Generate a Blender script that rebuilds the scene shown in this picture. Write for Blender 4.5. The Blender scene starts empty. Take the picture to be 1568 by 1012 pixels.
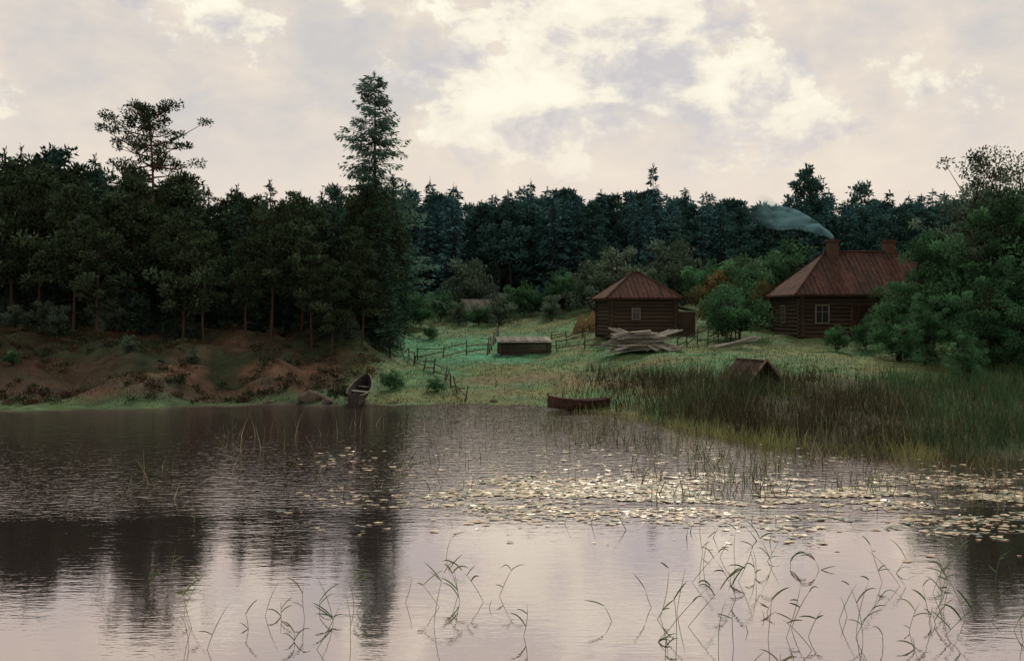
import bpy, math, numpy as np
from mathutils import Vector
R = np.random.RandomState(7)
C = bpy.context.scene.collection

# ---------------------------------------------------------------- builder
class MB:
    def __init__(s): s.v=[]; s.m=[]; s.c=[]
    def quads(s, V, mat=0, col=1.0):
        V=np.asarray(V,dtype=np.float64).reshape(-1,4,3); n=len(V)
        if n==0: return
        s.v.append(V); s.m.append(np.full(n,mat,dtype=np.int32))
        c=np.asarray(col,dtype=np.float64)
        if c.ndim==0: c=np.full((n,3),float(c))
        elif c.ndim==1: c=np.repeat(c[:,None],3,1) if c.shape[0]==n else np.tile(c,(n,1))
        s.c.append(c)
    def mesh(s,name,mats):
        V=np.concatenate(s.v); n=len(V); me=bpy.data.meshes.new(name)
        me.vertices.add(n*4); me.vertices.foreach_set('co',V.reshape(-1))
        me.loops.add(n*4); me.loops.foreach_set('vertex_index',np.arange(n*4,dtype=np.int32))
        me.polygons.add(n); me.polygons.foreach_set('loop_start',np.arange(0,n*4,4,dtype=np.int32))
        me.polygons.foreach_set('loop_total',np.full(n,4,dtype=np.int32))
        me.polygons.foreach_set('material_index',np.concatenate(s.m))
        a=me.color_attributes.new('Col','FLOAT_COLOR','POINT')
        cc=np.ones((n*4,4)); cc[:,:3]=np.repeat(np.concatenate(s.c),4,0)
        a.data.foreach_set('color',cc.reshape(-1).astype(np.float32))
        for m in mats: me.materials.append(m)
        me.update(calc_edges=True); me.validate()
        return me
def obj(name,data,loc=(0,0,0),rz=0,sc=1,parent=None):
    o=bpy.data.objects.new(name,data); C.objects.link(o)
    o.location=loc; o.rotation_euler=(0,0,rz)
    o.scale=(sc,sc,sc) if np.isscalar(sc) else sc
    if parent: o.parent=parent
    return o
def nrm(a): return a/(np.linalg.norm(a,axis=-1,keepdims=True)+1e-9)

def tube(mb,pts,rad,sides=7,mat=0,col=1.0,cap=False):
    pts=np.asarray(pts,float); rad=np.asarray(rad,float)
    d=nrm(np.gradient(pts,axis=0)); ref=np.array([0.13,0.97,0.2])
    if abs(d[0]@nrm(ref))>.9: ref=np.array([1,0,.1])
    a=nrm(np.cross(d,ref)); b=np.cross(d,a)
    th=np.linspace(0,2*np.pi,sides,endpoint=False)
    ring=pts[:,None]+rad[:,None,None]*(np.cos(th)[None,:,None]*a[:,None]+np.sin(th)[None,:,None]*b[:,None])
    r2=np.roll(ring,-1,1)
    Q=np.stack([ring[:-1],r2[:-1],r2[1:],ring[1:]],2).reshape(-1,4,3)
    mb.quads(Q,mat,col)
    if cap:
        for k in (0,-1):
            for i in range(0,sides,1):
                j=(i+1)%sides
                m=(ring[k,i]+pts[k])/2
                mb.quads([[ring[k,i],ring[k,j],pts[k],m]],mat,col)
def box(mb,c,s,mat=0,col=1.0,rz=0,rx=0,ry=0):
    x,y,z=[k/2 for k in s]
    P=np.array([[-x,-y,-z],[x,-y,-z],[x,y,-z],[-x,y,-z],[-x,-y,z],[x,-y,z],[x,y,z],[-x,y,z]])
    def rot(P,a,ax):
        c_,s_=math.cos(a),math.sin(a); i,j=[(1,2),(2,0),(0,1)][ax]; Q=P.copy()
        Q[:,i]=P[:,i]*c_-P[:,j]*s_; Q[:,j]=P[:,i]*s_+P[:,j]*c_; return Q
    P=rot(P,rx,0); P=rot(P,ry,1); P=rot(P,rz,2); P=P+np.array(c)
    F=[(0,3,2,1),(4,5,6,7),(0,1,5,4),(1,2,6,5),(2,3,7,6),(3,0,4,7)]
    mb.quads([[P[i] for i in f] for f in F],mat,col)
def leaves(mb,p,d,L,W,mat,col):
    n=len(p); d=nrm(d); s=nrm(np.cross(d,R.normal(size=(n,3))))
    L=np.broadcast_to(L,(n,))[:,None]; W=np.broadcast_to(W,(n,))[:,None]
    mid=p+d*L*.45
    mb.quads(np.stack([p,mid+s*W/2,p+d*L,mid-s*W/2],1),mat,col)

# ---------------------------------------------------------------- materials
def pm(name,col,rough=.9,var=.35,scale=4,stretch=(1,1,1),transl=0,inst=0,spec=.2,bump=0,var2=None):
    m=bpy.data.materials.new(name); m.use_nodes=True; nt=m.node_tree; N=nt.nodes; Lk=nt.links
    b=N['Principled BSDF']; out=N['Material Output']
    b.inputs['Roughness'].default_value=rough; b.inputs['Specular IOR Level'].default_value=spec
    if inst: b.inputs['Specular IOR Level'].default_value=0
    tc=N.new('ShaderNodeTexCoord'); mp=N.new('ShaderNodeMapping'); mp.inputs['Scale'].default_value=stretch
    Lk.new(tc.outputs['Object'],mp.inputs[0])
    no=N.new('ShaderNodeTexNoise'); no.inputs['Scale'].default_value=scale; no.inputs['Detail'].default_value=1 if inst else 5
    no.inputs['Roughness'].default_value=.65
    Lk.new(mp.outputs[0],no.inputs['Vector'])
    mr=N.new('ShaderNodeMapRange'); mr.inputs[1].default_value=.3; mr.inputs[2].default_value=.7
    mr.inputs[3].default_value=1-var; mr.inputs[4].default_value=1+var
    Lk.new(no.outputs['Fac'],mr.inputs[0])
    at=N.new('ShaderNodeAttribute'); at.attribute_name='Col'
    v1=N.new('ShaderNodeVectorMath'); v1.operation='MULTIPLY'; v1.inputs[1].default_value=col
    Lk.new(at.outputs['Color'],v1.inputs[0])
    v2=N.new('ShaderNodeVectorMath'); v2.operation='SCALE'
    Lk.new(v1.outputs[0],v2.inputs[0]); Lk.new(mr.outputs[0],v2.inputs['Scale'])
    last=v2.outputs[0]
    if var2 is not None:
        n2=N.new('ShaderNodeTexNoise'); n2.inputs['Scale'].default_value=scale*.23; n2.inputs['Detail'].default_value=4
        Lk.new(mp.outputs[0],n2.inputs['Vector'])
        r2=N.new('ShaderNodeMapRange'); r2.inputs[1].default_value=.42; r2.inputs[2].default_value=.62
        Lk.new(n2.outputs['Fac'],r2.inputs[0])
        mx=N.new('ShaderNodeMix'); mx.data_type='RGBA'; mx.blend_type='MULTIPLY'
        Lk.new(r2.outputs[0],mx.inputs[0]); Lk.new(last,mx.inputs[6]); mx.inputs[7].default_value=(*var2,1)
        last=mx.outputs[2]
    if inst:
        oi=N.new('ShaderNodeObjectInfo'); r=N.new('ShaderNodeMapRange'); r.inputs[3].default_value=1-inst; r.inputs[4].default_value=1+inst
        Lk.new(oi.outputs['Random'],r.inputs[0]); v3=N.new('ShaderNodeVectorMath'); v3.operation='SCALE'
        Lk.new(last,v3.inputs[0]); Lk.new(r.outputs[0],v3.inputs['Scale']); last=v3.outputs[0]
    Lk.new(last,b.inputs['Base Color'])
    if bump:
        bn=N.new('ShaderNodeBump'); bn.inputs['Strength'].default_value=bump; bn.inputs['Distance'].default_value=.05
        Lk.new(no.outputs['Fac'],bn.inputs['Height']); Lk.new(bn.outputs[0],b.inputs['Normal'])
    if transl:
        t=N.new('ShaderNodeBsdfTranslucent'); Lk.new(last,t.inputs[0]); ms=N.new('ShaderNodeMixShader'); ms.inputs[0].default_value=transl
        Lk.new(b.outputs[0],ms.inputs[1]); Lk.new(t.outputs[0],ms.inputs[2]); Lk.new(ms.outputs[0],out.inputs[0])
    return m
M_bark=pm('bark_dark',(.045,.036,.028),scale=6,stretch=(1,1,.3))
M_pbark=pm('bark_pine',(.090,.056,.040),scale=6,stretch=(1,1,.3))
M_rbark=pm('bark_pine_red',(.22,.115,.080),scale=6,stretch=(1,1,.3))
M_spr=pm('spruce_needles',(.052,.104,.072),inst=.3,scale=.6)
M_hero=pm('hero_spruce_needles_haze',(.105,.185,.145),transl=.2,scale=.5)  # brighter needle colour with a touch of haze painted in
M_pine=pm('pine_needles',(.068,.102,.058),inst=.3,scale=.6)
M_far=pm('far_needles_haze',(.068,.160,.172),inst=.2,scale=.3)  # lightened teal: aerial haze is put into the needle colour
M_farp=pm('far_pine_needles_haze',(.075,.158,.145),inst=.2,scale=.3)  # distance haze tinted into the base colour here too
M_leaf=pm('broad_leaves',(.092,.205,.105),transl=.2,inst=.2,scale=.8,rough=.8)
M_leafg=pm('grey_leaves',(.150,.215,.155),transl=.2,inst=.25,scale=.8)
M_leafy=pm('ochre_leaves',(.18,.145,.065),transl=.2,inst=.2,scale=.8)
M_ground=pm('meadow_ground',(1,1,1),var=.5,scale=1.3,var2=(1.08,.92,.82),bump=.6)
M_grass=pm('grass_blades',(1,1,1),var=.35,scale=.5,transl=.15)
M_shrub=pm('heath_leaves',(1,1,1),var=.35,scale=.8)
M_log=pm('log_wall',(.078,.055,.042),scale=3,stretch=(.5,.5,6),bump=.4)
M_roof=pm('roof_red_board',(.098,.045,.035),scale=2.2,stretch=(3,1,1),var=.55,bump=.5,var2=(.6,.75,.85))
M_dark=pm('old_brown_board',(.06,.042,.034),scale=2.2,stretch=(3,1,1),var=.5,bump=.5)
M_grey=pm('weathered_wood',(.32,.30,.27),scale=4,stretch=(1,6,6),var=.45,bump=.3)
M_wood=pm('fence_wood',(.085,.070,.055),scale=5,var=.4)
M_brick=pm('chimney_brick',(.12,.07,.055),scale=8,var=.4)
M_frame=pm('window_frame',(.20,.18,.155),scale=6,var=.3)
M_glass=pm('window_glass',(.03,.035,.04),rough=.08,spec=.6)
M_hay=pm('hay',(.28,.20,.10),scale=9,var=.4,bump=.8)
M_rock=pm('rock',(.105,.085,.07),scale=2.5,var=.4,bump=.8)
M_bdark=pm('boat_tar',(.04,.035,.03),scale=5,rough=.6,var=.4)
M_bred=pm('boat_red',(.065,.034,.028),scale=5,rough=.7,var=.4)
M_pad=pm('lily_pad',(1,1,1),rough=.33,spec=.9,var=.25,scale=2)

# ---------------------------------------------------------------- terrain
SX=[-300,-100,-60,-27,-20.6,-15.8,-11,-6.3,-1.8,1.8,4.4,6.1,7.9,10.4,14.3,30,60,300]
SY=[20,32,36,37.5,39.5,40.5,42.7,42.3,42.9,41.4,38.5,34.3,29.5,27.9,27.0,25,22,5]
def ys(x): return np.interp(x,SX,SY)+.25*np.sin(x*1.7)+.18*np.sin(x*3.9+1)
def lw(x,y):
    t=np.clip((-x-(1.5+.08*y))/4,0,1); return t*t*(3-2*t)
def smooth(t): t=np.clip(t,0,1); return t*t*(3-2*t)
def vn(x,y,s,sd):
    tab=np.random.RandomState(sd).rand(64,64); u=x/s; v=y/s; i=np.floor(u).astype(int); j=np.floor(v).astype(int); fu=smooth(u-i); fv=smooth(v-j)
    g=lambda a,b: tab[(i+a)%64,(j+b)%64]
    return (g(0,0)*(1-fu)+g(1,0)*fu)*(1-fv)+(g(0,1)*(1-fu)+g(1,1)*fu)*fv
def H(x,y):
    x=np.asarray(x,float); y=np.asarray(y,float); d=y-ys(x)
    b=np.interp(d,[-60,-10,0,4,10,18,30,55,100,200,2500],[-3,-1.2,0,.33,.85,1.45,2.15,3.9,6.5,12,30])
    l=np.interp(d,[-60,-10,0,3,6,10,15,25,60,100,200,2500],[-3,-1.2,0,.3,.9,1.9,2.8,3.4,4.5,6.5,12,30])
    w=lw(x,y); a=np.clip(d/5,0,1)
    n=.09*np.sin(x*.9+y*.5)+.06*np.sin(x*2.1-y*1.3+2)+.04*np.sin(x*3.7+y*3.1)
    n2=.3*np.sin(x*.62+1.3)*np.sin(y*.5+x*.2)+.9*(vn(x,y,2.3,71)-.5)+.45*(vn(x,y,.95,72)-.5)
    return b*(1-w)+l*w+a*(n+w*n2)
def axis(lo,hi,step,far):
    core=list(np.arange(lo,hi+step,step)); s=step; x=core[-1]; up=[]
    while x<far: s*=1.25; x+=s; up.append(x)
    s=step; x=lo; dn=[]
    while x>-far: s*=1.25; x-=s; dn.append(x)
    return np.array(dn[::-1]+core+up)
def groundcol(x,y):
    d=y-ys(x); w=lw(x,y)[...,None]
    nz=smooth((.6*vn(x,y*1.6,3.5,1)+.4*vn(x,y*1.5,1.2,2)-.25)*2)[...,None]
    green=np.array([.075,.190,.085]); teal=np.array([.072,.310,.180]); brown=np.array([.18,.130,.085]); olive=np.array([.125,.165,.075])
    base=green*(1-nz)+olive*nz
    t=(smooth((d-11)/6)*smooth((4-x)/6)*smooth((36-d)/8))[...,None]; base=base*(1-t)+(teal*(1-.4*nz)+olive*.4*nz)*t
    p=(np.exp(-((d-7.5-.15*x)/1.5)**2)*smooth((x+5)/3)*smooth((9-x)/4))[...,None]; base=base*(1-.7*p)+brown*.7*p
    g2=smooth((vn(x,y*2,2.2,5)-.62)*5)[...,None]; base=base*(1-.35*g2)+np.array([.17,.17,.09])*.35*g2
    rb=(smooth((x-4.5)/4)*smooth((17-d)/6))[...,None]; base=base*(1-rb)+np.array([.050,.055,.030])*rb
    left=np.array([.075,.052,.036])*(1-nz)+np.array([.042,.060,.032])*nz
    q=(np.exp(-((d-7)/2.9)**2)*smooth((x+19)/3)*smooth((-7-x)/3)*smooth(vn(x,y,1.6,9)*3-.7))[...,None]; left=left*(1-.9*q)+np.array([.185,.110,.075])*.9*q
    s=(smooth((3.4-d)/2))[...,None]; left=left*(1-s)+(np.array([.062,.120,.052])*(.6+.6*nz))*s
    col=base*(1-w)+left*w
    mud=smooth((.5-d)/.5)[...,None]; col=col*(1-mud)+np.array([.045,.035,.028])*mud
    far=smooth((y-88)/14)[...,None]; return col*(1-far)+np.array([.03,.05,.035])*far
gx=axis(-45,45,.35,2500); gy=axis(24,100,.35,2500)
X,Y=np.meshgrid(gx,gy); Z=H(X,Y); nx,ny=len(gx),len(gy)
me=bpy.data.meshes.new('ground'); me.vertices.add(nx*ny)
me.vertices.foreach_set('co',np.stack([X,Y,Z],-1).reshape(-1))
i=np.arange(nx*ny).reshape(ny,nx); F=np.stack([i[:-1,:-1],i[:-1,1:],i[1:,1:],i[1:,:-1]],-1).reshape(-1,4); nf=len(F)
me.loops.add(nf*4); me.loops.foreach_set('vertex_index',F.reshape(-1).astype(np.int32))
me.polygons.add(nf); me.polygons.foreach_set('loop_start',np.arange(0,nf*4,4,dtype=np.int32)); me.polygons.foreach_set('loop_total',np.full(nf,4,dtype=np.int32))
me.polygons.foreach_set('use_smooth',np.ones(nf,dtype=bool))
a=me.color_attributes.new('Col','FLOAT_COLOR','POINT'); cc=np.ones((nx*ny,4)); cc[:,:3]=groundcol(X,Y).reshape(-1,3); a.data.foreach_set('color',cc.reshape(-1).astype(np.float32))
me.materials.append(M_ground); me.update(calc_edges=True); obj('ground',me)

# ---------------------------------------------------------------- water
m=bpy.data.materials.new('lake_water'); m.use_nodes=True; nt=m.node_tree; N=nt.nodes; L=nt.links; N.clear()
out=N.new('ShaderNodeOutputMaterial'); gl=N.new('ShaderNodeBsdfGlossy'); gl.inputs['Roughness'].default_value=.02; gl.inputs['Color'].default_value=(.84,.77,.765,1)
df=N.new('ShaderNodeBsdfDiffuse'); df.inputs[0].default_value=(.110,.078,.085,1)
fr=N.new('ShaderNodeFresnel'); fr.inputs['IOR'].default_value=1.33
mr=N.new('ShaderNodeMapRange'); mr.inputs[1].default_value=0; mr.inputs[2].default_value=.3; mr.inputs[3].default_value=.65; mr.inputs[4].default_value=.86
mx=N.new('ShaderNodeMixShader'); L.new(fr.outputs[0],mr.inputs[0]); L.new(mr.outputs[0],mx.inputs[0]); L.new(df.outputs[0],mx.inputs[1]); L.new(gl.outputs[0],mx.inputs[2]); L.new(mx.outputs[0],out.inputs[0])
tc=N.new('ShaderNodeTexCoord')
def noise(sc,st,det=3):
    mp=N.new('ShaderNodeMapping'); mp.inputs['Scale'].default_value=st; L.new(tc.outputs['Object'],mp.inputs[0])
    n=N.new('ShaderNodeTexNoise'); n.inputs['Scale'].default_value=sc; n.inputs['Detail'].default_value=det; L.new(mp.outputs[0],n.inputs['Vector']); return n.outputs['Fac']
def math_(op,a,b,c=None):
    n=N.new('ShaderNodeMath'); n.operation=op
    for k,v in enumerate((a,b,c)):
        if v is None: continue
        if isinstance(v,(int,float)): n.inputs[k].default_value=v
        else: L.new(v,n.inputs[k])
    return n.outputs[0]
sp=N.new('ShaderNodeSeparateXYZ'); L.new(tc.outputs['Object'],sp.inputs[0])
patch=noise(.25,(.5,1.6,1),3)
yy=math_('ADD',sp.outputs['Y'],math_('MULTIPLY',math_('SUBTRACT',patch,.5),5.0))
z1=N.new('ShaderNodeMapRange'); z1.interpolation_type='SMOOTHSTEP'; z1.inputs[1].default_value=17.0; z1.inputs[2].default_value=21.5; L.new(yy,z1.inputs[0])
amp=math_('MULTIPLY_ADD',z1.outputs[0],.0150,.0026)
hgt=math_('ADD',noise(2.4,(.7,2.2,1),4),math_('MULTIPLY',noise(7,(.7,2.0,1),2),.42))
h2=math_('MULTIPLY',hgt,amp)
bp=N.new('ShaderNodeBump'); bp.inputs['Strength'].default_value=1; bp.inputs['Distance'].default_value=1; L.new(h2,bp.inputs['Height'])
for s in (gl,df): L.new(bp.outputs[0],s.inputs['Normal'])
mb=MB(); mb.quads([[(-1200,-60,0),(1200,-60,0),(1200,48,0),(-1200,48,0)]]); obj('lake_water',mb.mesh('lake_water',[m]))

# ---------------------------------------------------------------- trees
def spruce(name,h,r,dens,leafL,mats,low=.1,lev=.33,nb=7,seedcol=.3,pw=.72,skip=.16):
    mb=MB(); n=10; t=np.linspace(0,1,n)
    wob=np.stack([.04*np.sin(t*5),.04*np.cos(t*4),t*h],1); tube(mb,wob,(.011*h)*(1-t)**.8+.012,7,0)
    nl=int(h*(1-low)/lev); P=[];D=[];LL=[];CC=[]
    for k in range(nl):
        lr=.75+.5*R.rand()
        for j in range(nb):
            tt=low+(1-low)*(k+R.rand()*1.6-.3)/nl; tt=min(max(tt,.02),.985)
            if R.rand()<skip: continue
            az=R.rand()*6.283; rr=r*((1-tt)**pw)*(.45+.6*R.rand())*lr*(1 if tt>low+.12 else .75)+.14
            z0=tt*h; dirv=np.array([math.cos(az),math.sin(az),0])
            dr=.50*(1-tt)+.08-.55*max(0,tt-.6)+.12*R.normal(); m_=max(5,int(rr*dens)); s=R.rand(m_)**.7
            uc=.12+.15*R.rand()
            p=dirv[None]*(rr*s)[:,None]+np.array([0,0,1])*(z0-dr*rr*s+uc*rr*s*s)[:,None]
            side=np.array([-dirv[1],dirv[0],0]); sg=R.normal(size=m_)*.9
            wid=(rr*.22*(1-s*.5))*R.normal(size=m_)
            p=p+side[None]*wid[:,None]-np.array([0,0,1])*(np.abs(R.normal(size=m_))*.10*rr**.5)[:,None]
            d=dirv[None]*.8+side[None]*sg[:,None]+np.array([0,0,-1])*(R.rand(m_)*1.3-.25)[:,None]
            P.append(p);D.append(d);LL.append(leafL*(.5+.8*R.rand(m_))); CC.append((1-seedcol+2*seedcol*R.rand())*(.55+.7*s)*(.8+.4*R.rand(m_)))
            if rr>.8: tube(mb,np.array([[0,0,z0],dirv*rr*.5+[0,0,z0-dr*rr*.5+uc*.25*rr],dirv*rr*.95+[0,0,z0-dr*rr*.95+uc*.9*rr]]),[.03,.018,.006],3,0)
    P=np.concatenate(P);D=np.concatenate(D);LL=np.concatenate(LL);CC=np.concatenate(CC)
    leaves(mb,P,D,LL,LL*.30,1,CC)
    q=np.array([0,0,h*.985])[None]+R.normal(size=(30,3))*np.array([.04,.04,.25]); leaves(mb,q,R.normal(size=(30,3))*.4+[0,0,1],.3,.08,1,np.full(30,1.0))
    return mb.mesh(name,mats)
def clump(mb,c,rad,n,L_,mat,colr,up=.3):
    v=nrm(R.normal(size=(n,3)))*(R.rand(n)**.45)[:,None]; p=np.array(c)+v*np.array(rad)
    d=v+R.normal(size=(n,3))*.6+np.array([0,0,up])
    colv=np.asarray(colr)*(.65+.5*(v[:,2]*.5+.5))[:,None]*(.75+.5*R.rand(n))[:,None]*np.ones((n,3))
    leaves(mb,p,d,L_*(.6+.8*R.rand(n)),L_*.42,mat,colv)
def pine(name,h,cr,clow,nc,nleaf,leafL,mats,lean=.03,cs=.9,tr_=.010,lr=.45):
    mb=MB(); t=np.linspace(0,1,12); tr=lambda tt: np.array([lean*h*tt**2+.16*math.sin(tt*6),.1*math.sin(tt*4+1),tt*h*.97])
    tube(mb,[tr(q) for q in t],(tr_*h)*(1-t*.85)+.01,7,0)
    for k in range(nc):
        tt=clow+(1-clow)*((k+R.rand())/nc); az=k*2.4+R.rand()*1.2
        env=math.sin(min(1,(tt-clow)/(1-clow)*.8+.22)*math.pi)**.6
        rr=cr*env*(.35+.75*R.rand())
        o=tr(min(tt,.97)-.03); e=o+np.array([math.cos(az)*rr,math.sin(az)*rr,rr*(.05+.5*R.rand())])
        md=(o+e)/2+np.array([R.normal()*.15,R.normal()*.15,-.12*rr])
        tube(mb,[o,md,e],[.012*h*(1-tt*.6)*lr,.03+.05*(lr-.45),.012],4,0)
        s=cs*(.5+.8*R.rand()); cb=.55+.9*R.rand()
        clump(mb,e,(s,s,s*.5),nleaf,leafL,1,cb)
        for jj in range(2):
            q=md+np.array([R.normal()*.5,R.normal()*.5,.2+.4*R.rand()]); tube(mb,[md,q],[.03,.01],3,0); clump(mb,q,(s*.6,s*.6,s*.35),nleaf//2,leafL,1,cb*.85)
    for k in range(5):
        tt=clow*(.5+.45*R.rand()); az=R.rand()*6.28; o=tr(tt); tube(mb,[o,o+np.array([math.cos(az),math.sin(az),-.1])*(.5+.6*R.rand())],[.03,.008],3,0)
    return mb.mesh(name,mats)
def decid(name,h,cr,zl,nc,nleaf,leafL,mats,cs=.8,multi=3):
    mb=MB(); tops=[]
    for k in range(multi):
        az=k*6.28/multi+R.rand(); e=np.array([math.cos(az)*cr*.35,math.sin(az)*cr*.35,h*.72])
        pts=[np.array([0,0,-.2])+np.array([math.cos(az),math.sin(az),0])*.1,e*np.array([.45,.45,.5])+R.normal(size=3)*.1,e]
        tube(mb,pts,[.012*h,.008*h,.02],6,0); tops.append(pts)
    for k in range(nc):
        u=nrm(R.normal(size=3)); q=R.rand()**.4*(.7+.5*R.rand()); zc=(h+zl)/2; hz=(h-zl)/2
        wz=(1-.25*u[2])
        c=np.array([u[0]*cr*q*wz,u[1]*cr*q*wz,max(.25,zc+u[2]*hz*q*.92)])
        pts=tops[k%multi]; tt=np.clip(c[2]/(h*.72)*.7,.1,.95); o=pts[1]*(1-tt)+pts[2]*tt if tt>.5 else pts[0]*(1-2*tt)+pts[1]*2*tt
        tube(mb,[o,(o+c)/2+[0,0,.1],c],[.045,.025,.008],4,0)
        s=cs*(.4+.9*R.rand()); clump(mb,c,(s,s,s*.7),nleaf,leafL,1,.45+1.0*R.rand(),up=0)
    return mb.mesh(name,mats)

def P(name,mesh,x,y,sc,parent=None,dz=-.1,rz=None,sq=1):
    return obj(name,mesh,(x,y,float(H(x,y))+dz),R.rand()*6.28 if rz is None else rz,(sc*sq,sc*sq,sc),parent)

hero=spruce('spruce_hero',19.8,5.5,24,.40,[M_bark,M_hero],low=.08,lev=.40,nb=9,pw=.60,skip=.2,seedcol=.45)
spr=[spruce('spruce_%d'%k,12,2.5,12,.38,[M_bark,M_spr],low=.04+.03*k,lev=.36) for k in range(3)]
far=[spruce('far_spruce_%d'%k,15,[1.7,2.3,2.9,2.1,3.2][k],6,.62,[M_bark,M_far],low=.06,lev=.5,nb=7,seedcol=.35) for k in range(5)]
pin=[pine('pine_%d'%k,11,2.1,.26+.06*k,28,105,.30,[M_pbark,M_pine],lean=.02*k,cs=.85) for k in range(3)]
heropine=pine('pine_hero',15.6,3.9,.62,34,95,.24,[M_rbark,M_pine],lean=.05,cs=.66,lr=.75)
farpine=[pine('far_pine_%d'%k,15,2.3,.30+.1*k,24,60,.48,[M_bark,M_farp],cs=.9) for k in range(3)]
bush=[decid('bush_%d'%k,4,2.0,.1,50,80,.23,[M_bark,[M_leafg,M_leaf,M_leafy][k]],cs=.55) for k in range(3)]
dec=[decid('deciduous_%d'%k,9,3.4,-.6,125,150,.21,[M_bark,M_leaf],cs=.75) for k in range(2)]
airy=decid('airy_tree',11,2.8,3.5,65,70,.20,[M_bark,M_leafg],cs=.6,multi=3)

P('spruce_tree',hero,-11.2,80,1.0,dz=0)
P('pine_tree',heropine,-25.4,70,1.0,rz=2.5+.8)
for (x,y,k,s) in [(-27.5,57,0,.90),(-21.5,56,2,.86),(-18.2,54,0,.70),(-13.4,54.5,2,.70),(-12.2,56.5,0,.76),(-9.4,60,2,.82),(-8.4,54.5,1,.56),(-20.1,60,1,.88),(-16.8,53.5,1,.6),(-24.6,55,1,.8),(-11.1,54,2,.58),(-22.6,53.5,0,.6),(-14.6,53.8,1,.52),(-9.8,53.2,0,.5)]:
    P('pine_tree',pin[k],x,y,s)
for (x,y,k,s) in [(-14.8,60,0,.80),(-8.8,64,1,.86),(-23.6,58,2,.74),(-8.6,71,0,.95),(-30,60,1,.9),(-10.2,68,2,.88),(-15.9,57,1,.62),(-10.4,57.5,0,.70),(-25.5,60,0,.85)]:
    P('spruce_tree',spr[k],x,y,s)
par=obj('forest',None)
pts=[]
while len(pts)<135:
    y=57+27*R.rand(); x=-.105*y-1-R.rand()*(.47*y+5)
    if all((x-a)**2+(y-b)**2>2.2 for a,b in pts): pts.append((x,y))
for (x,y) in pts:
    tf=float(np.interp(x/y,[-.55,-.46,-.36,-.28,-.12],[.154,.150,.134,.118,.110]))
    top=4+tf*y+R.normal()*.8-.8; h=top-float(H(x,y))
    if R.rand()<.42: P('wood_pine',pin[R.randint(3)],x,y,h/10.8,par)
    else: P('wood_spruce',spr[R.randint(3)],x,y,h/12,par,sq=1.1)
for k in range(75):
    y=54.5+12*R.rand(); x=-.105*y-1-R.rand()*(.46*y+4)
    if R.rand()<.6: P('young_spruce',spr[R.randint(3)],x,y,.15+.26*R.rand(),par,sq=1.3)
    else: P('understorey_bush',bush[0],x,y,.22+.3*R.rand(),par)
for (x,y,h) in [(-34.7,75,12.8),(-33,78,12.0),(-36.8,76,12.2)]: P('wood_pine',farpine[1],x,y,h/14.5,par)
par=obj('distant_forest',None)
pts=[]
while len(pts)<440:
    y=100+32*R.rand()**1.2; x=-.22*y+R.rand()*(.82*y)
    if all((x-a)**2+(y-b)**2>2.4 for a,b in pts[-250:]): pts.append((x,y))
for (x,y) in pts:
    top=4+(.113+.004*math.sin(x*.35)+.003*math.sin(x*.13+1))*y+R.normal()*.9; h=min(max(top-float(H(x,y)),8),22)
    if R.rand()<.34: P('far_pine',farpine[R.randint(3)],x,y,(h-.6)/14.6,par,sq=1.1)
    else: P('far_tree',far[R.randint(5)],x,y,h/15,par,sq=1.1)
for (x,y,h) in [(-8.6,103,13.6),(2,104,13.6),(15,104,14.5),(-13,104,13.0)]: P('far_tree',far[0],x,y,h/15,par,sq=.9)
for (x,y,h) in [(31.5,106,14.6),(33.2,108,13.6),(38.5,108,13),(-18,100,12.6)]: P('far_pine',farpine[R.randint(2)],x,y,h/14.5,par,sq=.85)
for (x,y,k,s) in [(-4.0,93,0,1.45),(-2.2,91,0,.9),(1,93,1,.9),(7.5,90,0,1.2),(9.5,88,0,1.45),(12.3,87,1,1.0),(14.2,86,0,1.6),(16.5,82,1,1.2),(19,80,0,1.2),(14.8,70,2,1.1),(16.8,72,1,1.3),(17.4,68,2,.9),(13.0,59,1,.95),(14.2,61.5,1,1.0),(11.2,84,0,1.0),(-6.5,88,1,.8),(-9.2,84,1,.8),(23,82,1,1.6),(5,95,1,1.1),(-1,84,0,.75),(-4.6,84.5,0,.5),(-2.9,83.5,1,.5),(-6,72,1,.3),(-3.6,46,1,.22),(-5.8,47,1,.3),(17.6,53,1,.4),(19.5,54,1,.45),(-7.5,80,1,.7),(3.5,86,0,.6),(-11.5,50,0,.2),(-16,49,0,.22),(-19,48.5,0,.25),(-24,47,1,.25)]:
    P('bush',bush[k],x,y,s)
for (x,y,k,s) in [(19.4,49,0,.50),(21.4,50,1,.72),(23.4,47.5,0,.88),(25.7,50,1,1.0),(21.6,44,0,.52),(24.2,42,1,.66),(27.5,47,0,1.0),(19.0,45,1,.38),(28,54,0,1.05),(31,50,1,1.05),(22,39,1,.40),(18.6,40,0,.26),(24.6,47,1,.95)]:
    P('deciduous_tree',dec[k],x,y,s)
P('birch_tree',airy,23.6,49,1.0); P('birch_tree',airy,25.6,51,.98)

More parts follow.
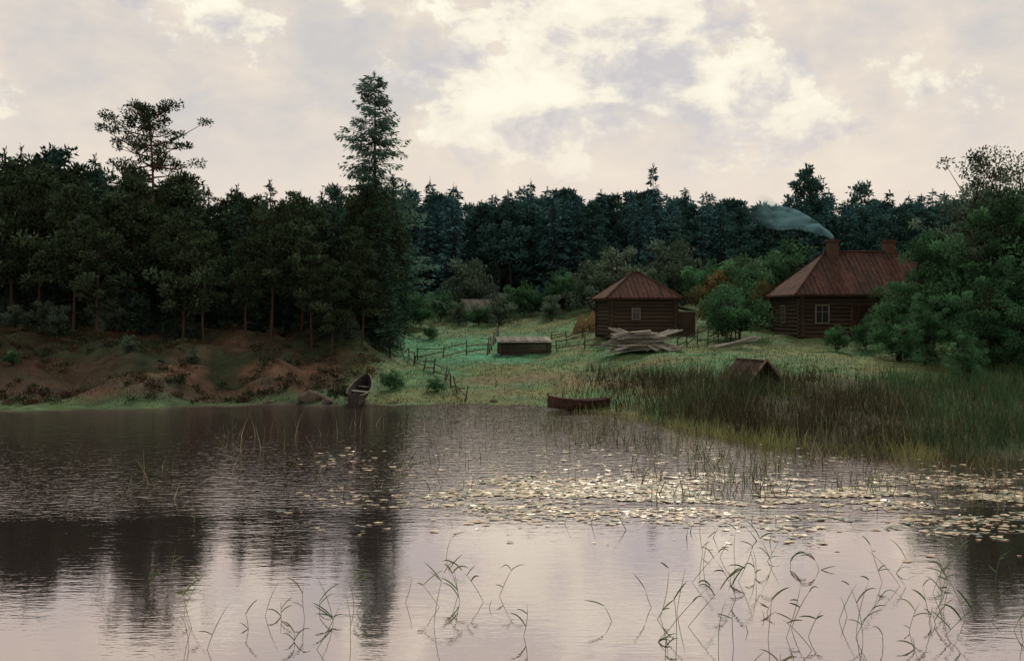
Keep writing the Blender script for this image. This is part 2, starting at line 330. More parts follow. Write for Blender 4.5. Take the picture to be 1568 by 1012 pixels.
# ---------------------------------------------------------------- heath, grass and reeds
mb=MB(); n=900
y=41+R.rand(n)*17; x=-.105*y-R.rand(n)*(.46*y+4)+1; d=y-ys(x); k=(d>1.2)&(lw(x,y)>.3)&(vn(x,y,1.7,61)>.38); x,y,d=x[k],y[k],d[k]
cols=np.array([[.050,.085,.035],[.065,.070,.032],[.095,.058,.038],[.035,.060,.034],[.12,.085,.050]])
for a_,b_,dd in zip(x,y,d):
    s=.10+.24*R.rand()*(.6+.04*dd); clump(mb,(a_,b_,float(H(a_,b_))+s*.35),(s*1.5,s*1.3,s*.7),46,.15,0,cols[R.randint(5)]*(.6+.8*R.rand()),up=.6)
obj('heath_undergrowth',mb.mesh('heath_undergrowth',[M_shrub]))
def blades(mb,x,y,z,h,w,lean,bend,col,segs=3):
    n=len(x); az=R.rand(n)*6.283; ld=np.stack([np.cos(az),np.sin(az),0*az],1)
    fa=R.rand(n)*6.283; fd=np.stack([np.cos(fa),np.sin(fa)*.4,0*fa],1)
    b=np.stack([x,y,z],1); s=np.linspace(0,1,segs+1)
    pp=[b+np.array([0,0,1])*(h*(q-.25*bend*q*q))[:,None]+ld*(h*(lean*q+bend*q*q))[:,None] for q in s]
    ww=[fd*(w*(1-q*.92))[:,None]/2 for q in s]
    for k in range(segs):
        mb.quads(np.stack([pp[k]-ww[k],pp[k]+ww[k],pp[k+1]+ww[k+1],pp[k+1]-ww[k+1]],1),0,col)
mb=MB(); n=80000
y=41+R.rand(n)*50; x=-.56*y+R.rand(n)*1.12*y; d=y-ys(x); k=(d>.1); x,y=x[k],y[k]
w=lw(x,y); hh=(.05+.20*R.rand(len(x))*vn(x,y,1.5,21))*(1-.2*w)
gc=groundcol(x,y)*(.8+.5*R.rand(len(x)))[:,None]
blades(mb,x,y,H(x,y)-.02,hh,np.full(len(x),.05),.25*R.rand(len(x)),.4*R.rand(len(x)),gc,2)
obj('meadow_grass',mb.mesh('meadow_grass',[M_grass]))
mb=MB(); n=38000
x=1.5+R.rand(n)*27; d=-2.2+R.rand(n)**1.1*16.6; y=ys(x)+d; pt=vn(x,y*1.5,2.0,31)
k=(R.rand(n)<smooth((x-1-.15*d)/5)*np.clip(.25+1.3*pt-.3*smooth((d-9)/6),0.05,1)*smooth((d+2.6)/1.6)); x,y,d,pt=x[k],y[k],d[k],pt[k]; n=len(x)
c1=np.array([.070,.060,.036]); c2=np.array([.075,.155,.068]); c3=np.array([.26,.23,.13]); c4=np.array([.29,.31,.12])
g=np.clip(smooth((x-11)/6)*.8+smooth((vn(x,y,2.5,33)-.5)*4)*.5+R.normal(size=n)*.15,0,1)[:,None]; gc=(c1*(1-g)+c2*g); li=(R.rand(n)<.07)[:,None]; gc=np.where(li,c3,gc)
e_=(smooth((.7-d)/.8)*smooth((13.5-x)/3)*smooth(vn(x,y,1.4,35)*2.4-.3)*.9)[:,None]; gc=gc*(1-e_)+c4*e_; gc=gc*(.5+.9*R.rand(n))[:,None]
blades(mb,x,y,np.maximum(H(x,y),-.1)-.02,(.25+.85*R.rand(n)*(.5+pt))*(.6+.4*smooth((x-3)/5))*np.where(d<.5,.6,1),np.full(n,.034),.35*R.rand(n),.6*R.rand(n)**2,gc,3)
obj('bank_reeds',mb.mesh('bank_reeds',[M_grass]))
mb=MB()
def rd(n,x0,x1,y0,y1,hm,cols):
    y=y0+R.rand(n)*(y1-y0); x=(x0+R.rand(n)*(x1-x0)); k=vn(x,y,1.3,44)>.42; x,y=x[k],y[k]; n=len(x)
    blades(mb,x,y,np.full(n,-.05),hm*(.4+.8*R.rand(n)),np.full(n,.022),.55*R.rand(n),.5*R.rand(n)**2,np.array(cols)[R.randint(len(cols),size=n)]*(.6+.7*R.rand(n))[:,None],4)
dk=[.07,.065,.04]; lt=[.34,.30,.20]; gr=[.12,.17,.07]
rd(330,-9.5,-.5,22,33,.75,[dk,dk,gr,lt]); rd(240,-6,1,30,38,.6,[dk,lt,gr]); rd(1000,1,7.2,28,37,.75,[dk,gr,gr,lt]); rd(900,3,8.6,21,28,.85,[dk,gr,gr,lt]); rd(400,8,14.5,20,27,.65,[gr,lt,dk])
rd(140,-10,10,17,24,.4,[dk,gr,lt])
obj('lake_reeds',mb.mesh('lake_reeds',[M_grass]))
mb=MB()
def ribbon(pts,w,col):
    pts=np.asarray(pts); d=nrm(np.gradient(pts,axis=0)); s=nrm(np.cross(d,np.array([.15,1,.1])))
    q=np.linspace(0,1,len(pts)); ww=(w*np.sin(np.clip(q*.9+.12,0,1)*np.pi)**.5)[:,None]/2
    a,b=pts-s*ww,pts+s*ww; mb.quads(np.stack([a[:-1],b[:-1],b[1:],a[1:]],1),0,col)
spots=[(-3.3,11.6,3),(-2.9,12.6,3),(-2.4,13.1,4),(-3.7,13,3),(-2.1,12.6,3),(-5.3,14.5,2),(-.75,13.6,4),(-.35,13.2,3),(-.2,12.3,2),(1.5,12.6,3),(2.1,12.2,4),(2.6,11.7,4),(2.9,12.8,4),(3.3,12.1,4),(3.9,11.8,4),(4.4,12.7,4),(4.9,12.2,4),(5.6,12.6,4),(6.3,12.4,4),(3.6,14.6,6),(4.5,15.5,4),(5.4,14.6,4),(6.6,14.5,3),(3.1,15.6,4),(5.9,13.4,3),(-1.8,15,2)]
for (cx,cy,n) in spots:
    for k in range(n):
        x=cx+R.normal()*.42; y=cy+R.normal()*.35; h=.18+.65*R.rand()**1.2; az=R.rand()*6.28; ln=.35*R.normal()
        col=np.array([[.12,.20,.08],[.20,.23,.12],[.08,.14,.06],[.24,.21,.13]][R.randint(4)])*(.7+.6*R.rand())
        q=np.linspace(0,1,7); st=np.stack([x+ln*h*q+.2*h*q*q*np.cos(az),y+.1*h*q*np.sin(az),-.05+h*q-.12*h*q*q],1); ribbon(st,.008,col)
        for j in range(R.randint(0,4)):
            o=st[R.randint(1,7)]; sg=1 if R.rand()<.5 else -1; l=.07+.15*R.rand(); up=.5+1.6*R.rand()
            tq=np.linspace(0,1,6); dr=R.rand()*1.4
            rib=o+np.stack([sg*l*(tq+.3*tq*tq),R.normal()*.05*tq,l*(up*tq-dr*up*.62*tq**2.4)],1)
            ribbon(rib,.011+.012*R.rand(),col*1.05)
obj('water_grass',mb.mesh('water_grass',[M_grass]))
mb=MB(); n=75000
y=15+R.rand(n)*16; x=y*(-.24+R.rand(n)*.80)
dens=smooth((.6*vn(x,y*2.2,1.6,51)+.4*vn(x,y*2.5,.6,52)-.33)*4)
core=np.exp(-((y-21.6)/1.7)**2)*smooth((x+2.5)/3.5)*smooth((14-x)/4)*1.1+.14*np.exp(-((y-18.4)/1.2)**2)*smooth((x-1)/5)+.035*np.exp(-((y-26)/2.5)**2)+.10*np.exp(-((y-21)/1.8)**2)*smooth((x+5)/2)
gap=1-np.exp(-((x/y-.245)/.012)**2)
k=R.rand(n)<dens*core*gap; x,y=x[k],y[k]; n=len(x)
r=.022+.055*R.rand(n)**1.8; th=np.arange(8)/8*6.283; ro=R.rand(n)*6.28
ta=R.normal(size=n)*.10; tb=R.normal(size=n)*.10
V=np.zeros((n,8,3))
for i_ in range(8):
    rr=r*(.75+.45*R.rand(n)); c_=np.cos(th[i_]+ro)*rr*1.5; s_=np.sin(th[i_]+ro)*rr
    V[:,i_]=np.stack([x+c_,y+s_,.010+np.abs(ta*c_+tb*s_)+.006*R.rand(n)],1)
pad_glint_cols=np.array([[.42,.36,.22],[.66,.54,.36],[.17,.22,.13],[.76,.63,.42],[.46,.30,.20],[.08,.14,.12]])[R.randint(6,size=n)]  # cream tones paint sky glitter onto the pads, among green and dark ones
for f in ((0,1,2,3),(0,3,4,7),(4,5,6,7)): mb.quads(V[:,f],0,pad_glint_cols)
obj('lily_pads',mb.mesh('lily_pads',[M_pad]))

# ---------------------------------------------------------------- buildings
def logwalls(mb,w,dp,h,r=.13,over=.25):
    n=int(h/(2*r*.92))
    for i_ in range(n):
        z=r+i_*h/n; t=.75+.5*R.rand()
        for yy_ in (-dp/2,dp/2): tube(mb,[(-w/2-over,yy_,z),(0,yy_+.01,z),(w/2+over,yy_,z)],[r]*3,8,0,t,True)
        for xx in (-w/2,w/2): tube(mb,[(xx,-dp/2-over,z+r*.9),(xx+.01,0,z+r*.9),(xx,dp/2+over,z+r*.9)],[r]*3,8,0,t*(.9+.2*R.rand()),True)
    box(mb,(0,0,h/2),(w-.1,dp-.1,h-.05),0,.6)
def hiproof(mb,w,dp,zb,zt,rl,ov=.45,mat=0,rx=0):
    x0,x1,y0,y1=-w/2-ov,w/2+ov,-dp/2-ov,dp/2+ov; a=(rx-rl/2,0,zt); b=(rx+rl/2,0,zt)
    A,B,C_,D=(x0,y0,zb),(x1,y0,zb),(x1,y1,zb),(x0,y1,zb)
    for dz in (0,-.12):
        f=lambda p:(p[0],p[1],p[2]+dz)
        mb.quads([[f(A),f(B),f(b),f(a)],[f(C_),f(D),f(a),f(b)],
                  [f(B),f(C_),f(b),f(((b[0]+B[0])/2,(b[1]+B[1])/2,(b[2]+B[2])/2))],[f(D),f(A),f(((a[0]+A[0])/2,(a[1]+A[1])/2,(a[2]+A[2])/2)),f(a)]],mat)
    for p,q in ((A,B),(B,C_),(C_,D),(D,A)): mb.quads([[p,q,(q[0],q[1],q[2]-.13),(p[0],p[1],p[2]-.13)]],mat,.7)
    nb=int((x1-x0)/.3)
    for i_ in range(nb+1):
        xx=x0+.05+(x1-x0-.1)*i_/nb
        for s in (-1,1):
            ye=(y0 if s<0 else y1)
            if xx<a[0]: t=(xx-x0)/(a[0]-x0)
            elif xx>b[0]: t=(x1-xx)/(x1-b[0])
            else: t=1
            if t<.08: continue
            tube(mb,[(xx,ye-.06*s*R.rand(),zb+.015),(xx,ye*(1-t),zb+(zt-zb)*t+.015)],[.035,.035],4,mat,.55+.8*R.rand())
    tube(mb,[a,((a[0]+b[0])/2,0,zt+.02),b],[.09]*3,6,mat,.8)
    for p,q in ((A,a),(D,a),(B,b),(C_,b)): tube(mb,[p,q],[.06,.06],6,mat,.8)
def part(name,mb,mats,parent): return obj(name,mb.mesh(name,mats),parent=parent)
def window(parent,nm,x,y,z,w=.8,h=1.0,face='y'):
    mb=MB(); b=lambda c,s,mt: box(mb,(x+c[0],y+c[2],z+c[1]) if face=='y' else (x+c[2],y+c[0],z+c[1]),s if face=='y' else (s[1],s[0],s[2]),mt)
    b((0,0,.02),(w,.05,h),1)
    for sx in (-1,1): b((sx*w/2,0,0),(.08,.12,h+.2),0)
    for sz in (-1,1): b((0,sz*(h/2+.05),-.005),(w-.085,.11,.08),0)
    b((0,0,-.03),(.04,.04,h-.01),0); b((0,h*.15,-.035),(w-.11,.03,.04),0)
    part(nm,mb,[M_frame,M_glass],parent)
hx,hy=22.5,63.3; hz=float(H(hx,60.5))-.1
house=obj('log_farmhouse',None,(hx,hy,hz))
mb=MB(); logwalls(mb,9.4,6.4,2.75); part('walls',mb,[M_log],house)
mb=MB(); hiproof(mb,9.4,6.4,2.72,5.5,4.6,.55,rx=0); part('roof',mb,[M_roof],house)
for k,(cx,cy) in enumerate([(-1.9,-.3),(1.9,.2)]):
    mb=MB(); box(mb,(cx,cy,5.6),(.62,.62,1.1),0); box(mb,(cx,cy,6.18),(.76,.76,.10),0,.8); box(mb,(cx,cy,6.27),(.56,.56,.08),0,.5); part('chimney_%d'%(k+1),mb,[M_brick],house)
window(house,'window_1',-3.5,-3.36,1.5); window(house,'window_2',3.1,-3.36,1.5); window(house,'window_3',-4.86,.3,1.5,face='x')
mb=MB(); box(mb,(-1.2,-3.34,1.05),(.85,.06,1.9),0,.5); box(mb,(-1.7,-3.35,1.05),(.12,.1,2.05),0,.9); box(mb,(-.7,-3.35,1.05),(.12,.1,2.05),0,.9); box(mb,(-1.2,-3.35,2.06),(.87,.1,.12),0,.9); box(mb,(-1.2,-3.7,.08),(1.3,.6,.2),0,1.0); part('door',mb,[M_roof],house)
sx,sy=8.2,65; sz=float(H(sx,63.5))-.1
shed=obj('log_granary',None,(sx,sy,sz),.12)
mb=MB(); logwalls(mb,4.2,4.0,2.65,over=.2); part('walls',mb,[M_log],shed)
mb=MB(); hiproof(mb,4.2,4.0,2.6,4.3,.5,.42); part('roof',mb,[M_roof],shed)
window(shed,'window',-.5,-2.15,1.55,.5,.6)
mb=MB(); box(mb,(2.95,-.3,.85),(1.3,2.6,1.7),0,1.1); part('lean_to_walls',mb,[M_log],shed)
mb=MB()
for k in range(8): box(mb,(3.0,-1.55+k*.37,1.95+.01*(k%2)),(1.75,.34,.05),0,.7+.5*R.rand(),ry=.22)
part('lean_to_roof',mb,[M_grey],shed)
ux,uy=-3.2,88; uz=float(H(ux,uy))-.2
hut=obj('distant_hut',None,(ux,uy,uz),.5,.85)
mb=MB(); logwalls(mb,3.0,2.6,1.4,over=.15); mb.quads([[(-1.55,-1.3,1.4),(-1.55,1.3,1.4),(-1.55,0,2.6),(-1.55,-.65,2.0)],[(1.55,-1.3,1.4),(1.55,1.3,1.4),(1.55,0,2.6),(1.55,-.65,2.0)]],0); part('walls',mb,[M_log],hut)
mb=MB()
for s in (-1,1):
    for k in range(9): box(mb,(-1.7+k*.42,s*.78,2.02),(.4,2.0,.05),0,.3+.3*R.rand(),rx=-s*.72)
part('roof',mb,[M_grey],hut)
bx,by=10.0,41; bz=float(H(bx,by))-.05
sh=obj('boat_shelter',None,(bx,by,bz),.35,.78)
mb=MB()
for s in (-1,1):
    for k in range(9): box(mb,(s*.52,-1.3+k*.31,.78),(1.62,.29,.04),0,.6+.7*R.rand(),ry=s*.80)
tube(mb,[(0,-1.5,1.34),(0,1.4,1.34)],[.05,.05],6,0,1)
for s in (-1,1): tube(mb,[(s*1.12,-1.48,.14),(0,-1.5,1.42)],[.07,.07],5,0,4.0)
part('roof',mb,[M_dark],sh)
mb=MB(); mb.quads([[(-.95,1.1,.1),(.95,1.1,.1),(0,1.1,1.2),(-.47,1.1,.65)]],0,.5)
for k in range(5): box(mb,(-.6+.3*k,-1.2,.25+.05*(k%2)),(.1,.8,.06),0,.8)
part('back_boards',mb,[M_wood],sh)
lx,ly=.75,61; lz=float(H(lx,ly))
o=obj('plank_lean_to',None,(lx,ly,lz-.1),.08)
mb=MB()
for k in range(9): box(mb,(-1.55+k*.38,0,1.0+.012*(k%2)),(.36,2.2,.05),0,.5+.7*R.rand(),rx=.13)
part('roof',mb,[M_grey],o)
mb=MB()
for k in range(7): tube(mb,[(-1.5,-.8+k*.02,.12+.13*k),(1.5,-.8,.12+.13*k)],[.07,.06],6,0,.7+.5*R.rand(),True)
for a_ in (-1.55,1.55):
    for b_ in (-.9,.9): box(mb,(a_,b_,.45),(.12,.12,.95),0)
part('frame',mb,[M_wood],o)
px,py=7.3,55; pz=float(H(px,py))
mb=MB()
for lay in range(9):
    for k in range(7):
        if R.rand()<.15: continue
        box(mb,(R.normal()*.25-.15*lay*.3,-1.1+k*.36+R.normal()*.05,.16+lay*.115),(3.5+.5*R.normal()-.22*lay,.2+.12*R.rand(),.05),0,.6+1.1*R.rand(),rz=.06*R.normal(),ry=-.05+.04*R.normal())
    if lay%3==0:
        for xx in (-1.2,0,1.2): box(mb,(xx,0,.09+lay*.115),(.12,2.6,.07),0,.6)
for k in range(12): tube(mb,[(.2+1.6*R.rand(),-1.7+.3*R.rand(),.1),(-1.2-.8*R.rand(),-.3+R.rand(),1.25+.1*R.rand())] if k%2 else [(-2+.4*R.rand(),-1.5,.12),(1.5+R.rand(),-.2+R.rand(),1.2)],[.06,.05],6,0,.7+1.0*R.rand(),True)
obj('lumber_pile',mb.mesh('lumber_pile',[M_grey]),(px,py,pz-.05),.12)
mb=MB()
for k in range(7): tube(mb,[(-1+R.normal()*.2,R.normal()*.2,.1),(1.1+R.normal()*.2,.3+R.normal()*.2,.5+.2*R.rand())],[.06,.045],6,0,.5+.8*R.rand(),True)
obj('log_pile',mb.mesh('log_pile',[M_grey]),(12.4,54,float(H(12.4,54))),0)
for (x,y,s) in [(5.1,72,1.0),(5.95,72.6,1.0)]:
    mb=MB(); q=np.array([0,.15,.4,.7,.9,1.0]); rr=np.array([.5,.58,.48,.28,.12,.03])
    tube(mb,np.stack([.02*np.sin(q*9),0*q,q*1.5],1),rr,12,0,1); nn=700
    a_=R.rand(nn)*6.28; t=R.rand(nn); r_=np.interp(t,q,rr); p=np.stack([np.cos(a_)*r_,np.sin(a_)*r_,t*1.5],1)
    leaves(mb,p,np.stack([np.cos(a_)*.4,np.sin(a_)*.4,-np.ones(nn)],1),.25,.03,0,.6+.9*R.rand(nn)); tube(mb,[(0,0,1.4),(.03,0,1.8)],[.03,.02],5,0,.4)
    obj('haystack',mb.mesh('haystack',[M_hay]),(x,y,float(H(x,y))-.05),R.rand(),s)
def fence(pts,step=1.3,h=.95,rails=3):
    mb=MB(); pts=[np.array(p,float) for p in pts]
    for a_,b_ in zip(pts[:-1],pts[1:]):
        n=max(1,int(np.linalg.norm(b_-a_)/step))
        for k in range(n+1):
            p=a_+(b_-a_)*k/n; z=float(H(*p)); hh=h*(.75+.5*R.rand())
            tube(mb,[(p[0],p[1],z-.1),(p[0]+.1*R.normal(),p[1],z+hh)],[.045,.03],5,0,.6+.8*R.rand(),True)
            if k<n:
                q=a_+(b_-a_)*(k+1)/n; zq=float(H(*q))
                for r_ in range(rails):
                    if R.rand()<.12: continue
                    t=(r_+.7)/rails*h*.9
                    tube(mb,[(p[0],p[1]-.05,z+t-.08+.07*R.normal()),(q[0],q[1]-.05,zq+t+.08+.07*R.normal())],[.034,.026],5,0,.6+1.0*R.rand())
    obj('rail_fence',mb.mesh('rail_fence',[M_wood]))
fence([(-8.0,66),(-5.6,56),(-3.4,49.5),(-2.1,43.6)],1.9,.7,2)
fence([(-5.6,58),(-1.4,61.5)],1.5,.8,2); fence([(2.8,60.5),(6.2,60.5)],1.3,.85,2); fence([(2.6,66),(5.0,69.0),(7,70.2)],1.6,.9,3)
fence([(9.6,57),(12.4,56)],.5,.95,2); fence([(-1.5,60.5),(-1.0,72)],1.8,.9,2)
def rock(x,y,sx_,sy_,sz_):
    mb=MB(); nu,nv=20,12; u=np.linspace(0,2*np.pi,nu+1); v=np.linspace(-.3,np.pi/2,nv)
    U,Vv=np.meshgrid(u,v); ph=R.rand(4)*6
    f=1+.12*np.sin(2*U+ph[0])+.09*np.sin(3*U+4*Vv+ph[1])+.05*np.sin(5*U-3*Vv+ph[2])
    G=np.stack([np.cos(Vv)*np.cos(U)*f*sx_,np.cos(Vv)*np.sin(U)*f*sy_,np.sin(Vv)*f*sz_],-1)
    mb.quads(np.stack([G[:-1,:-1],G[:-1,1:],G[1:,1:],G[1:,:-1]],2)); obj('rock',mb.mesh('rock',[M_rock]),(x,y,float(H(x,y))-.03),R.rand()*3)
for a_ in [(-8.9,43.3,.65,.5,.36),(-8.1,43.0,.4,.3,.2),(-10.8,43.4,.3,.25,.13),(-5.2,43,.25,.2,.12),(-.8,43.2,.25,.2,.12),(-13.6,44,.3,.25,.15)]: rock(*a_)
def boat(name,mat,loc,rz,tilt,roll=0,Lb=3.8,Wb=1.15,Hb=.5,trim=1.9):
    mb=MB(); ns=15; t=np.linspace(0,1,ns); hw=Wb/2*np.sin(np.clip(t*.88+.12,0,1)*np.pi)**.6; hw[-1]=.02
    sheer=Hb*(1+.35*(2*t-1)**2+.15*t); keel=.22*np.clip(t-.75,0,1)**1.2*2; a_=np.linspace(-1,1,11)
    def shell(o):
        G=np.zeros((ns,11,3))
        for i_ in range(ns):
            w_=max(hw[i_]-o,.004); G[i_,:,0]=np.sign(a_)*np.abs(a_)**.65*w_; G[i_,:,1]=(t[i_]-.5)*(Lb-o*2); G[i_,:,2]=keel[i_]+o+(sheer[i_]-keel[i_]-o)*np.abs(a_)**2.2
        return G
    for o_,cl in ((0,1),(.03,1.3)):
        G=shell(o_); mb.quads(np.stack([G[:-1,:-1],G[:-1,1:],G[1:,1:],G[1:,:-1]],2),0,cl)
    G=shell(0)
    for j in (0,10): tube(mb,G[:,j],[.03]*ns,6,0,trim)
    mb.quads([[G[0,0],G[0,3],G[0,7],G[0,10]]],0,1.2); tube(mb,[G[-1,5],G[-1,0]+[0,0,.1]],[.03,.03],5,0,1.5)
    for yy_ in (-.28,.02,.27): i_=int((yy_+.5)*(ns-1)); box(mb,(0,yy_*Lb,Hb*.68),(hw[i_]*1.75,.22,.035),0,1.7)
    o=obj(name,mb.mesh(name,[mat]),loc,rz); o.rotation_euler=(tilt,roll,rz); return o
boat('rowing_boat',M_bdark,(-6.75,43.3,.20),-.02,.20,.10,Lb=3.2,Wb=.95)
boat('rowing_boat',M_bred,(2.75,40.6,.0),math.pi/2+.2,0.03,.05,Lb=2.6,Hb=.38,trim=1.4)

# ---------------------------------------------------------------- smoke
mb=MB(); t=np.linspace(0,1,20)
pts=np.stack([20.6-5.6*t**1.3,63+1.0*t,8.50+2.3*t**.6],1)+np.stack([.08*np.sin(t*25),0*t,.14*np.sin(t*17)*t],1); tube(mb,pts,.11+1.15*t**1.1*np.where(t>.85,1-(t-.85)*3,1),14,0,1,True)
sm=bpy.data.materials.new('chimney_smoke'); sm.use_nodes=True; N=sm.node_tree.nodes; L=sm.node_tree.links; N.clear()
out=N.new('ShaderNodeOutputMaterial'); pv=N.new('ShaderNodeVolumePrincipled'); pv.inputs['Color'].default_value=(.38,.74,.88,1)
tc=N.new('ShaderNodeTexCoord'); mp=N.new('ShaderNodeMapping'); mp.inputs['Scale'].default_value=(.7,1,1.5); mp.inputs['Rotation'].default_value=(0,.35,0); L.new(tc.outputs['Object'],mp.inputs[0]); no=N.new('ShaderNodeTexNoise'); no.inputs['Scale'].default_value=1.6; no.inputs['Detail'].default_value=2; L.new(mp.outputs[0],no.inputs['Vector'])
r1=N.new('ShaderNodeMapRange'); r1.inputs[1].default_value=.36; r1.inputs[2].default_value=.68; L.new(no.outputs['Fac'],r1.inputs[0])
sp=N.new('ShaderNodeSeparateXYZ'); L.new(tc.outputs['Object'],sp.inputs[0]); r2=N.new('ShaderNodeMapRange')
r2.inputs[1].default_value=14.6; r2.inputs[2].default_value=20.8; L.new(sp.outputs['X'],r2.inputs[0])
pw=N.new('ShaderNodeMath'); pw.operation='POWER'; L.new(r2.outputs[0],pw.inputs[0]); pw.inputs[1].default_value=3.0
ml=N.new('ShaderNodeMath'); ml.operation='MULTIPLY'; L.new(pw.outputs[0],ml.inputs[0]); ml.inputs[1].default_value=11.0
mu=N.new('ShaderNodeMath'); mu.operation='MULTIPLY'; L.new(r1.outputs[0],mu.inputs[0]); L.new(ml.outputs[0],mu.inputs[1]); L.new(mu.outputs[0],pv.inputs['Density']); L.new(pv.outputs[0],out.inputs['Volume'])
obj('chimney_smoke',mb.mesh('chimney_smoke',[sm]))

# ---------------------------------------------------------------- sky
SUN_EL,SUN_AZ=math.radians(42),math.radians(10)
w=bpy.data.worlds.new('World'); bpy.context.scene.world=w; w.use_nodes=True; nt=w.node_tree; N=nt.nodes; L=nt.links
bg=N['Background']; bg.inputs['Strength'].default_value=.1
sky=N.new('ShaderNodeTexSky'); sky.sky_type='NISHITA'; sky.sun_disc=False; sky.sun_elevation=SUN_EL; sky.sun_rotation=SUN_AZ
tc=N.new('ShaderNodeTexCoord'); G=tc.outputs['Generated']
def noise(sc,st,det=8,dist=.0,off=(0,0,0),rough=.55):
    mp=N.new('ShaderNodeMapping'); mp.inputs['Scale'].default_value=st; mp.inputs['Location'].default_value=off; L.new(G,mp.inputs[0])
    n=N.new('ShaderNodeTexNoise'); n.inputs['Scale'].default_value=sc; n.inputs['Detail'].default_value=det; n.inputs['Distortion'].default_value=dist; n.inputs['Roughness'].default_value=rough; L.new(mp.outputs[0],n.inputs['Vector']); return n.outputs['Fac']
def blob(c,st,r0,r1):
    s=N.new('ShaderNodeVectorMath'); s.operation='SUBTRACT'; L.new(G,s.inputs[0]); s.inputs[1].default_value=c
    t=N.new('ShaderNodeVectorMath'); t.operation='MULTIPLY'; L.new(s.outputs[0],t.inputs[0]); t.inputs[1].default_value=st
    l=N.new('ShaderNodeVectorMath'); l.operation='LENGTH'; L.new(t.outputs[0],l.inputs[0])
    m_=N.new('ShaderNodeMapRange'); m_.interpolation_type='SMOOTHSTEP'; m_.inputs[1].default_value=r0; m_.inputs[2].default_value=r1; m_.inputs[3].default_value=1; m_.inputs[4].default_value=0; L.new(l.outputs['Value'],m_.inputs[0]); return m_.outputs[0]
def M_(op,a,b,c=None):
    n=N.new('ShaderNodeMath'); n.operation=op
    for k,v in enumerate((a,b,c)):
        if v is None: continue
        if isinstance(v,(int,float)): n.inputs[k].default_value=v
        else: L.new(v,n.inputs[k])
    return n.outputs[0]
def ramp(x,st):
    rp=N.new('ShaderNodeValToRGB'); L.new(x,rp.inputs[0]); e=rp.color_ramp.elements
    e[0].position=st[0][0]; e[0].color=(*st[0][1],1); e[1].position=st[-1][0]; e[1].color=(*st[-1][1],1)
    for p,c in st[1:-1]: q=e.new(p); q.color=(*c,1)
    return rp.outputs[0]
def mixc(f,a,b):
    m_=N.new('ShaderNodeMix'); m_.data_type='RGBA'
    for s,v in ((0,f),(6,a),(7,b)):
        if isinstance(v,(int,float)): m_.inputs[s].default_value=v
        elif isinstance(v,tuple): m_.inputs[s].default_value=(*v,1)
        else: L.new(v,m_.inputs[s])
    return m_.outputs[2]
nA=noise(3.0,(1,1,1.8),5,.2,(2.1,0,0)); nB=noise(9,(1,1,1.4),8,.15,(0,3,1),.62); nC=noise(14,(1,1,1.6),7,.2,(5,3,1),.6)
veil=ramp(M_('ADD',M_('MULTIPLY',nA,.5),M_('MULTIPLY',nC,.5)),[(.38,(.60,.575,.56)),(.47,(.70,.635,.575)),(.54,(.78,.69,.59)),(.62,(.87,.78,.64))])
b1=blob((.075,.96,.255),(1,.2,1.5),.0,.23); b2=blob((.24,.95,.19),(1,.2,2.0),.0,.15); b4=blob((-.26,.95,.27),(1.3,.2,1.0),.0,.10); b5=blob((-.05,.97,.19),(1,.2,2.0),0,.14)
v=M_('ADD',nB,M_('MULTIPLY',b1,.32)); v=M_('ADD',v,M_('MULTIPLY',b2,.19)); v=M_('ADD',v,M_('MULTIPLY',b4,.13)); v=M_('ADD',v,M_('MULTIPLY',b5,.16)); v=M_('ADD',v,M_('MULTIPLY',M_('SUBTRACT',nA,.5),.4))
cm=N.new('ShaderNodeMapRange'); cm.interpolation_type='SMOOTHSTEP'; cm.inputs[1].default_value=.59; cm.inputs[2].default_value=.65; L.new(v,cm.inputs[0])
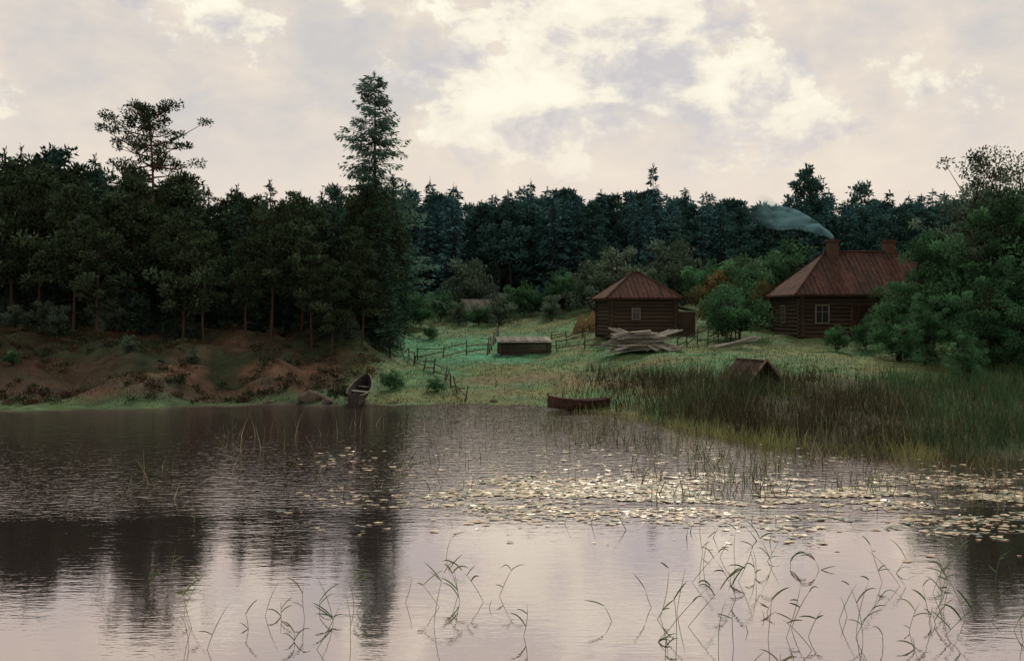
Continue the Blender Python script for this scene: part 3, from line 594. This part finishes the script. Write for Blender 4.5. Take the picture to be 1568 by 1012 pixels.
cum=ramp(M_('ADD',M_('MULTIPLY',nC,.75),M_('MULTIPLY',v,.25)),[(.45,(.60,.565,.58)),(.515,(.74,.69,.63)),(.56,(.92,.85,.70)),(.65,(1.0,.95,.79))])
allc=mixc(M_('MULTIPLY',cm.outputs[0],.95),veil,cum)
sp=N.new('ShaderNodeSeparateXYZ'); L.new(G,sp.inputs[0])
hm=N.new('ShaderNodeMapRange'); hm.interpolation_type='SMOOTHSTEP'; hm.inputs[1].default_value=.09; hm.inputs[2].default_value=.22; hm.inputs[3].default_value=.8; hm.inputs[4].default_value=0; L.new(sp.outputs['Z'],hm.inputs[0])
allc=mixc(hm.outputs[0],allc,(.82,.71,.61))
sc=N.new('ShaderNodeVectorMath'); sc.operation='SCALE'; sc.inputs['Scale'].default_value=10.4; L.new(allc,sc.inputs[0])
mk=mixc(.965,sky.outputs[0],sc.outputs[0])
dm=N.new('ShaderNodeMapRange'); dm.interpolation_type='SMOOTHSTEP'; dm.inputs[1].default_value=-.3; dm.inputs[2].default_value=.75; dm.inputs[3].default_value=.60; dm.inputs[4].default_value=1.0; L.new(sp.outputs['Y'],dm.inputs[0])
fs=N.new('ShaderNodeVectorMath'); fs.operation='SCALE'; L.new(mk,fs.inputs[0]); L.new(dm.outputs[0],fs.inputs['Scale']); L.new(fs.outputs[0],bg.inputs[0])
sl=bpy.data.lights.new('sun','SUN'); sl.energy=1.6; sl.angle=math.radians(10); sl.color=(1,.90,.72); so=obj('sun',sl,(0,0,60))
dv=Vector((math.sin(SUN_AZ)*math.cos(SUN_EL),math.cos(SUN_AZ)*math.cos(SUN_EL),math.sin(SUN_EL))); so.rotation_euler=dv.to_track_quat('Z','Y').to_euler()

cam=bpy.data.cameras.new('camera'); cam.lens=34.4; cam.sensor_width=36; cam.clip_end=6000; cam.clip_start=.1
co=obj('camera',cam,(0,0,4)); co.rotation_euler=(math.radians(89.0),0,0); bpy.context.scene.camera=co
sc_=bpy.context.scene; sc_.view_settings.view_transform='Standard'; sc_.view_settings.look='None'; sc_.view_settings.exposure=0
